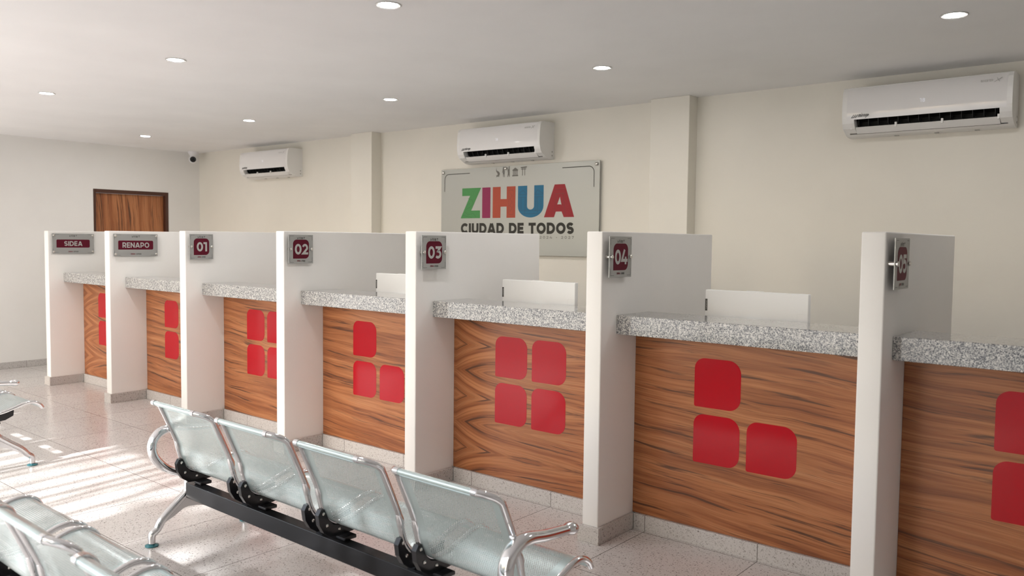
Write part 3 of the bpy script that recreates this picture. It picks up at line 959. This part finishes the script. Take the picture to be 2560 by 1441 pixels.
# ------------------------------------------------------------------ wall air conditioners
AW, AD, AZ0, AZ1 = 0.94, 0.205, 2.145, 2.452
def ac_unit(x0, label):
    t = thing('air_conditioner', label, 'air conditioner', (x0 + AW / 2, YB, AZ0), 0, 'white wall air conditioners')
    H = AZ1 - AZ0
    h = AW / 2
    # side profile (depth from the wall as negative y, z), clockwise from the wall top
    top = [(0, H), (-0.15, H), (-0.178, H - 0.008)]
    front = [(-0.192, H - 0.03), (-0.201, H - 0.09), (-0.204, H - 0.15), (-0.202, H - 0.19)]
    lip_hi = (-0.198, 0.098)
    lip_lo = (-0.128, 0.020)
    low = [(-0.118, 0.014), (-0.09, 0.004), (-0.04, 0.0), (0, 0.0)]
    full = top + front + [lip_hi, (-0.192, 0.075), (-0.172, 0.044), lip_lo] + low
    cap = 0.028
    for s_ in (-1, 1):
        a, b_ = (-h, -h + cap) if s_ < 0 else (h - cap, h)
        MB().prism(full, 'x', a, b_).build('end_cap', M['ac'], t)
    # body between the caps with an open outlet slot
    hollow = top + [(-0.17, H - 0.03), (-0.17, 0.13), (-0.10, 0.095), (-0.095, 0.022)] + low
    MB().prism(hollow, 'x', -h + cap, h - cap).build('housing', M['ac'], t)
    MB().prism([(-0.174, H - 0.006), (-0.192, H - 0.03), (-0.201, H - 0.09), (-0.204, H - 0.15), (-0.202, H - 0.19), lip_hi, (-0.171, 0.101), (-0.1705, H - 0.02)], 'x', -h + cap, h - cap).build('front_panel', M['ac_gloss'], t, smooth=True)
    MB().prism([(-0.169, 0.128), (-0.101, 0.097), (-0.0965, 0.024), (-0.102, 0.024), (-0.108, 0.090), (-0.172, 0.115)], 'x', -h + cap + 0.02, h - cap - 0.02).build('air_outlet', M['ac_dark'], t)
    for k in range(14):
        xx = -h + 0.09 + k * (AW - 0.18) / 13
        MB().prism([(-0.162, 0.106), (-0.112, 0.082), (-0.114, 0.050), (-0.150, 0.070)], 'x', xx - 0.0015, xx + 0.0015).build('outlet_vane', M['ac_fin'], t)
    for s_ in (-1, 1):
        a, b_ = (-h + cap, -h + cap + 0.045) if s_ < 0 else (h - cap - 0.035, h - cap)
        MB().prism([lip_hi, (-0.192, 0.075), (-0.172, 0.044), lip_lo, (-0.098, 0.026), (-0.104, 0.094), (-0.171, 0.115)], 'x', a, b_).build('outlet_cheek', M['ac'], t)
    # louver: a curved flap that covers the lower part of the slot
    fl = MB()
    fl.prism([(-0.1705, 0.0510), (-0.1520, 0.0310), (-0.130, 0.0145), (-0.1265, 0.0170), (-0.148, 0.0335), (-0.1665, 0.0535)], 'x', -h + cap + 0.047, h - cap - 0.037)
    fl.build('louver', M['ac'], t, smooth=True)
    for fx in (-0.42, -0.155, 0.105, 0.40):
        MB().box(fx - 0.006, fx + 0.006, -0.174, -0.158, 0.040, 0.068, 0.001, 1).build('louver_arm', M['ac'], t)
    yfr = lambda z: -0.2045 - 0.0004
    d = MB()
    write(d, '18', 0.0, 0.170, 0.022, -0.2045, 0.11, 0.3, None, 'c')
    d.build('display', M['ac_led'], t)
    w_ = MB()
    write(w_, 'INVERTER', h - cap - 0.135, 0.252, 0.012, -0.1995, 0.15, 0.16, 0.062)
    write(w_, 'X', h - cap - 0.068, 0.248, 0.022, -0.1995, 0.1, 0.1, 0.03, 'l', 0.35)
    w_.build('lettering', M['ac_text_soft'], t)
    w_ = MB()
    write(w_, 'mirage', -h + cap + 0.072, 0.112, 0.023, -0.2045, 0.2, 0.1, 0.062, 'l', 0.25)
    for q in range(3):
        w_.stroke([(-h + cap + 0.030 + q * 0.012, 0.108), (-h + cap + 0.046 + q * 0.012, 0.128)], 0.004, -0.2045)
    w_.stroke([(-h + cap + 0.03, 0.108), (-h + cap + 0.068, 0.118)], 0.003, -0.2046)
    w_.build('lettering', M['ac_text'], t)
    for (yy, zz) in ((-0.028, 0.062), (-0.028, 0.03)):
        MB().lathe([(0.007, h), (0.007, h + 0.0015)], 12, (0, yy, zz), 'x').build('screw_cover', M['ac_text_soft'], t)
    for xx in (-0.18, 0.05, 0.27):
        MB().box(xx - 0.012, xx + 0.012, -0.05, -0.03, -0.004, 0.001, 0.001, 1).build('clip', M['ac_text_soft'], t)
    return t

ac_unit(-2.086, 'white wall air conditioner nearest the corner camera')
ac_unit(1.419, 'white wall air conditioner above the big grey board')
ac_unit(4.800, 'white wall air conditioner at the far right end of back wall')

# ------------------------------------------------------------------ recessed downlights
LAMPS = [(3.658, -0.655, 'front row, nearest the viewpoint and cut by the top edge'), (1.736, -0.655, 'middle of the front row'), (-0.186, -0.655, 'leftmost of the front row'),
         (5.655, 1.077, 'back row, above the right-hand air conditioner'), (3.690, 1.077, 'back row, second from the right'), (1.746, 1.077, 'middle of the back row'), (-0.177, 1.077, 'back row, second from the left'), (-2.140, 1.077, 'leftmost of the back row, nearest the corner camera')]
lt0 = None
for (lx, ly, where) in LAMPS:
    if lt0 is None:
        lt0 = thing('downlight', '', 'ceiling light', (lx, ly, ZC), 0, 'round recessed downlights')
        r_ = MB()
        r_.lathe([(0.045, -0.0002), (0.060, -0.0002), (0.060, -0.003), (0.056, -0.005), (0.046, -0.003), (0.045, -0.001)], 36)
        r_.build('trim_ring', M['lamp_ring'], lt0)
        r_ = MB()
        r_.lathe([(0.001, -0.001), (0.0445, -0.001), (0.0445, -0.0025), (0.001, -0.0030)], 36)
        r_.build('lens', M['lamp'], lt0)
        t = lt0
    else:
        t = copy_tree(lt0)
        t.location = (lx, ly, ZC)
    t['label'] = 'lit round downlight, ' + where

# ------------------------------------------------------------------ corner camera
cc = thing('security_camera', 'white dome camera hanging from the ceiling in the far corner', 'camera', (-3.20, 2.22, ZC))
MB().lathe([(0.02, 0.0), (0.062, -0.0002), (0.064, -0.012), (0.056, -0.03), (0.044, -0.048), (0.036, -0.06), (0.02, -0.062)], 28).build('mount', M['cctv'], cc)
bl = MB()
bl.lathe([(0.002, -0.048)] + [(0.05 * math.sin(math.radians(a)), -0.05 * math.cos(math.radians(a))) for a in range(20, 150, 10)] + [(0.028, 0.047), (0.002, 0.047)], 28, (0, 0, 0), 'z')
ball = bl.build('ball_head', M['cctv'], cc, loc=(0.012, -0.012, -0.098))
aim = Vector((9.7, -5.4, -1.0)).normalized()
ball.rotation_euler = (-aim).to_track_quat('-Z', 'Y').to_euler()
ln = MB()
ln.lathe([(0.036, 0.0), (0.036, 0.012), (0.031, 0.017), (0.028, 0.012), (0.012, 0.010), (0.002, 0.011)], 24, (0, 0, 0.040))
ln.build('lens', M['cctv_black'], ball)

# ------------------------------------------------------------------ desks and all-in-one computers behind the counter
def desk(i, label):
    xa, xb = XL[i] + TH, (XL[i + 1] if i < 6 else XL[i] + TH + 1.17)
    t = thing('desk', label, 'desk', ((xa + xb) / 2, 0.75, 0), 0, 'desks behind the counter')
    w = (xb - xa) / 2 - 0.01
    MB().box(-w, w, -0.39, 0.33, 0.715, 0.74, 0.003).build('desk_top', M['desk'], t)
    for sx in (-1, 1):
        for yy in (-0.34, 0.28):
            MB().box(sx * (w - 0.04) - 0.02, sx * (w - 0.04) + 0.02, yy - 0.02, yy + 0.02, 0, 0.7148, 0.002).build('leg', M['desk_leg'], t)
    return t
def computer(x0, x1, y, label):
    w = (x1 - x0) / 2
    t = thing('desktop_computer', label, 'computer', ((x0 + x1) / 2, y, 0.74), 0, 'white all-in-one computers')
    zt = 1.2145 - 0.74
    MB().box(-w, w, 0, 0.032, zt - 0.335, zt, 0.004, 2).build('screen_housing', M['monitor'], t)
    MB().box(-w + 0.012, w - 0.012, 0.0322, 0.034, zt - 0.315, zt - 0.012).build('screen', M['cctv_black'], t)
    MB().box(-0.045, 0.045, zt * 0 - 0.03 + 0.0, -0.0005, 0.006, zt - 0.14, 0.003).build('stand_neck', M['monitor_dim'], t)
    MB().box(-0.11, 0.11, -0.10, 0.10, 0, 0.0055, 0.002).build('stand_base', M['monitor_dim'], t)
    lb = MB().box(-w + 0.0005, -w + 0.0125, -0.0012, -0.0002, zt - 0.107, zt - 0.047).build('brand_strip', M['label_dark'], t)
    tx = MB()
    write(tx, 'Lenovo', -0.021, -0.0035, 0.007, 0, 0.18, 0.12, 0.042)
    o = tx.build('lettering', M['label_text'], lb)
    o.location = (-w + 0.0065, -0.0016, zt - 0.077)
    o.rotation_euler = (0, -PI / 2, 0)
    sl = MB()
    for (a, b_, c, d) in ((w - 0.052, w - 0.006, zt - 0.137, zt - 0.097),):
        for s_ in ([(a, c), (b_, c)], [(b_, c), (b_, d)], [(b_, d), (a, d)], [(a, d), (a, c)]):
            sl.stroke(s_, 0.0007, -0.0003)
    sl.build('cover_seam', M['monitor_dim'], t)
    MB().box(-0.045, 0.04, 0.004, 0.012, zt - 0.0002, zt + 0.0035, 0.001, 1).build('camera_shutter', M['monitor'], t)
    return t
for i, nm in ((3, '02'), (4, '03'), (5, '04')):
    desk(i, 'plain laminate desk behind the ' + nm + ' counter, under its computer')
computer(2.132, 2.665, 0.6, 'white all-in-one computer behind the 02 counter, half hidden by a partition')
computer(3.302, 3.848, 0.6, 'white all-in-one computer behind the 03 counter')
computer(4.660, 5.187, 0.6, 'white all-in-one computer behind the 04 counter')

# ------------------------------------------------------------------ waiting benches
SEAT_W, PITCHX = 0.46, 0.5413
PROF = [(-0.227, 0.675), (-0.188, 0.589), (-0.147, 0.492), (-0.136, 0.440), (-0.120, 0.392), (-0.095, 0.358), (-0.055, 0.340), (0.0, 0.343), (0.07, 0.362), (0.135, 0.384), (0.185, 0.386), (0.222, 0.366), (0.243, 0.336)]

def seat_parts(t, x0):
    x1 = x0 + SEAT_W
    rail = (-0.283, 0.707)
    # perforated shell: one sheet from the rolled top rail down the back, under the bend and over the front lip
    prof = spline([(rail[0] - 0.004, rail[1] + 0.002), (-0.255, 0.697)] + PROF, 5)
    prof = [Vector((p[0], p[1])) for p in prof]
    arc_l = [0.0]
    for a, b_ in zip(prof, prof[1:]):
        arc_l.append(arc_l[-1] + (b_ - a).length)
    bm = bmesh.new()
    uvl = bm.loops.layers.uv.new('uv')
    nx = 8
    rows = []
    for p, s_ in zip(prof, arc_l):
        rows.append([(bm.verts.new((x0 + 0.006 + (SEAT_W - 0.012) * k / nx, p[0], p[1])), (SEAT_W * k / nx, s_)) for k in range(nx + 1)])
    for A, B in zip(rows, rows[1:]):
        for k in range(nx):
            q = (A[k], A[k + 1], B[k + 1], B[k])
            f = bm.faces.new([v for v, _ in q])
            for lp, (_, uv_) in zip(f.loops, q):
                lp[uvl].uv = uv_
    # narrow the very top where the frame corners curve in
    me = bpy.data.meshes.new('seat_shell')
    bm.to_mesh(me); bm.free()
    for p in me.polygons:
        p.use_smooth = True
    me.materials.append(M['sheet'])
    sh = bpy.data.objects.new('seat_shell', me)
    COL.objects.link(sh); sh.parent = t
    r_ = MB()
    r_.tube([(x0 + 0.05, *rail), (x1 - 0.05, *rail)], 0.0105, 12)
    r_.prism([(-0.288, 0.6965), (-0.268, 0.6925), (-0.235, 0.678), (-0.231, 0.681), (-0.262, 0.7005), (-0.280, 0.7125)], 'x', x0 + 0.05, x1 - 0.05)
    r_.build('top_rail', M['rail'], t)
    for s_, xx in ((1, x0), (-1, x1)):
        path = [(xx, p[0], p[1]) for p in reversed(spline(PROF, 5))]
        path += [tuple(v) for v in spline([(xx, -0.227, 0.675), (xx + s_ * 0.010, -0.246, 0.691), (xx + s_ * 0.030, -0.268, 0.702), (xx + s_ * 0.052, rail[0], rail[1])], 4)][1:]
        f_ = MB()
        f_.tube(path, [0.0045] + [0.0115] * (len(path) - 1), 12)
        f_.tube([(xx + s_ * 0.048, *rail), (xx + s_ * 0.070, *rail)], 0.0125, 12)
        f_.tube([(xx, -0.150, 0.500), (xx, -0.143, 0.478), (xx, -0.139, 0.45)], [0.0118, 0.0150, 0.0118], 12)
        f_.build('side_frame', M['chrome'], t)
        b_ = MB()
        xi = xx + s_ * 0.004
        out = [(-0.146, 0.412), (-0.158, 0.392), (-0.152, 0.352), (-0.132, 0.318), (-0.098, 0.294), (-0.04, 0.290), (0.02, 0.296), (0.066, 0.318), (0.070, 0.350), (0.02, 0.338), (-0.045, 0.329), (-0.088, 0.342), (-0.112, 0.372), (-0.130, 0.412)]
        b_.prism(out, 'x', xi - 0.011, xi + 0.011)
        b_.box(xi - 0.006, xi + s_ * 0.045 + 0.006, -0.064, -0.004, 0.277, 0.292, 0.003, 1)
        br = b_.build('seat_bracket', M['black'], t)
        for (yy, zz) in ((-0.135, 0.395), (-0.118, 0.345), (-0.06, 0.318)):
            for sd in (-1, 1):
                c_ = MB()
                c_.lathe([(0.0065, 0.0), (0.0065, sd * 0.003), (0.003, sd * 0.006)], 10, (xi + sd * 0.0108, yy, zz), 'x')
                c_.build('bolt', M['bolt'], br)

def arm(t, xx):
    a_ = MB()
    pts = spline([(xx, 0.092, 0.528), (xx, 0.03, 0.533), (xx, -0.07, 0.543), (xx, -0.155, 0.556), (xx, -0.212, 0.545), (xx, -0.246, 0.507), (xx, -0.248, 0.455), (xx, -0.222, 0.405), (xx, -0.175, 0.362), (xx, -0.115, 0.332), (xx, -0.06, 0.314)], 6)
    n = len(pts)
    R = [(0.010, 0.0185, 0.0205, 0.020, 0.018)[k] if k < 5 else (0.0145 + 0.0065 * min(1, k / (n * 0.4)) if k < n * 0.7 else 0.021 - 0.007 * (k - n * 0.7) / (n * 0.3)) for k in range(n)]
    a_.tube(pts, R, 14, flat=1.25, side=(1, 0, 0))
    s_ = 1 if xx < 0 else -1
    a_.tube([(xx, -0.185, 0.553), (xx + s_ * 0.036, -0.180, 0.560)], 0.012, 10)
    a_.tube([(xx, -0.115, 0.332), (xx + s_ * 0.036, -0.115, 0.332)], 0.010, 10)
    a_.build('armrest', M['chrome'], t)

def leg(t, xx, rear, front):
    mid = (rear + front) / 2
    hub = -0.056
    g = MB()
    for end in (rear, front):
        s_ = 1 if end > hub else -1
        pts = spline([(xx, hub, 0.278), (xx, hub + s_ * 0.004, 0.225), (xx, hub + s_ * 0.055, 0.178), (xx, (hub + end) / 2 + s_ * 0.035, 0.118), (xx, end - s_ * 0.028, 0.076), (xx, end - s_ * 0.003, 0.055), (xx, end, 0.014)], 6)
        n = len(pts)
        g.tube(pts, [0.0160 + 0.003 * math.sin(PI * k / (n - 1)) for k in range(n)], 14, flat=1.1, side=(1, 0, 0))
    fr = lambda f: hub + (rear - hub) * f
    ff = lambda f: hub + (front - hub) * f
    web = [(fr(0.75), 0.093), (fr(0.5), 0.138), (fr(0.25), 0.182), (hub, 0.235), (ff(0.20), 0.180), (ff(0.5), 0.138), (ff(0.75), 0.093), (ff(0.47), 0.112), (ff(0.31), 0.131), (ff(0.14), 0.146), (hub, 0.150), (fr(0.16), 0.145), (fr(0.40), 0.119)]
    g.prism(web, 'x', xx - 0.009, xx + 0.009)
    s2 = 1 if xx < 0 else -1
    g.box(min(xx, xx + s2 * 0.045), max(xx, xx + s2 * 0.045), hub - 0.012, hub + 0.012, 0.215, 0.268, 0.002, 1)
    lg = g.build('leg', M['chrome_soft'], t)
    for end in (rear, front):
        f_ = MB()
        f_.lathe([(0.028, 0.0), (0.0305, 0.002), (0.0305, 0.006), (0.016, 0.011), (0.011, 0.013), (0.011, 0.022)], 24, (xx, end, 0))
        f_.build('foot_pad', M['teal'], lg)

def make_bench(label, loc, rz, rear, front):
    t = thing('waiting_bench', label, 'bench', loc, rz, 'perforated steel waiting benches')
    xs = [-1.0425 + k * PITCHX for k in range(4)]
    for x0 in xs:
        seat_parts(t, x0)
    MB().box(-1.088, 1.088, -0.084, -0.030, 0.203, 0.276, 0.003, 2).build('beam', M['beam'], t)
    for xx in (-1.1225, 1.1225):
        leg(t, xx, rear, front)
    for xx in (-1.078, 1.1225 - 0.045):
        arm(t, xx)
    return t

bench = make_bench('four-seat perforated steel bench in the middle, backs to the viewer, facing the 03 counter', (3.9875, -1.185, 0), math.radians(-0.7), -0.236, 0.256)
b2 = copy_tree(bench)
b2.location = (3.992, -2.170, 0)
b2['label'] = 'perforated steel bench cut off at the lower left corner, nearest the viewer'
make_bench('perforated steel bench at the left edge, only one seat end and leg showing', (-0.155, -1.365, 0), math.radians(-0.3), -0.345, 0.143)
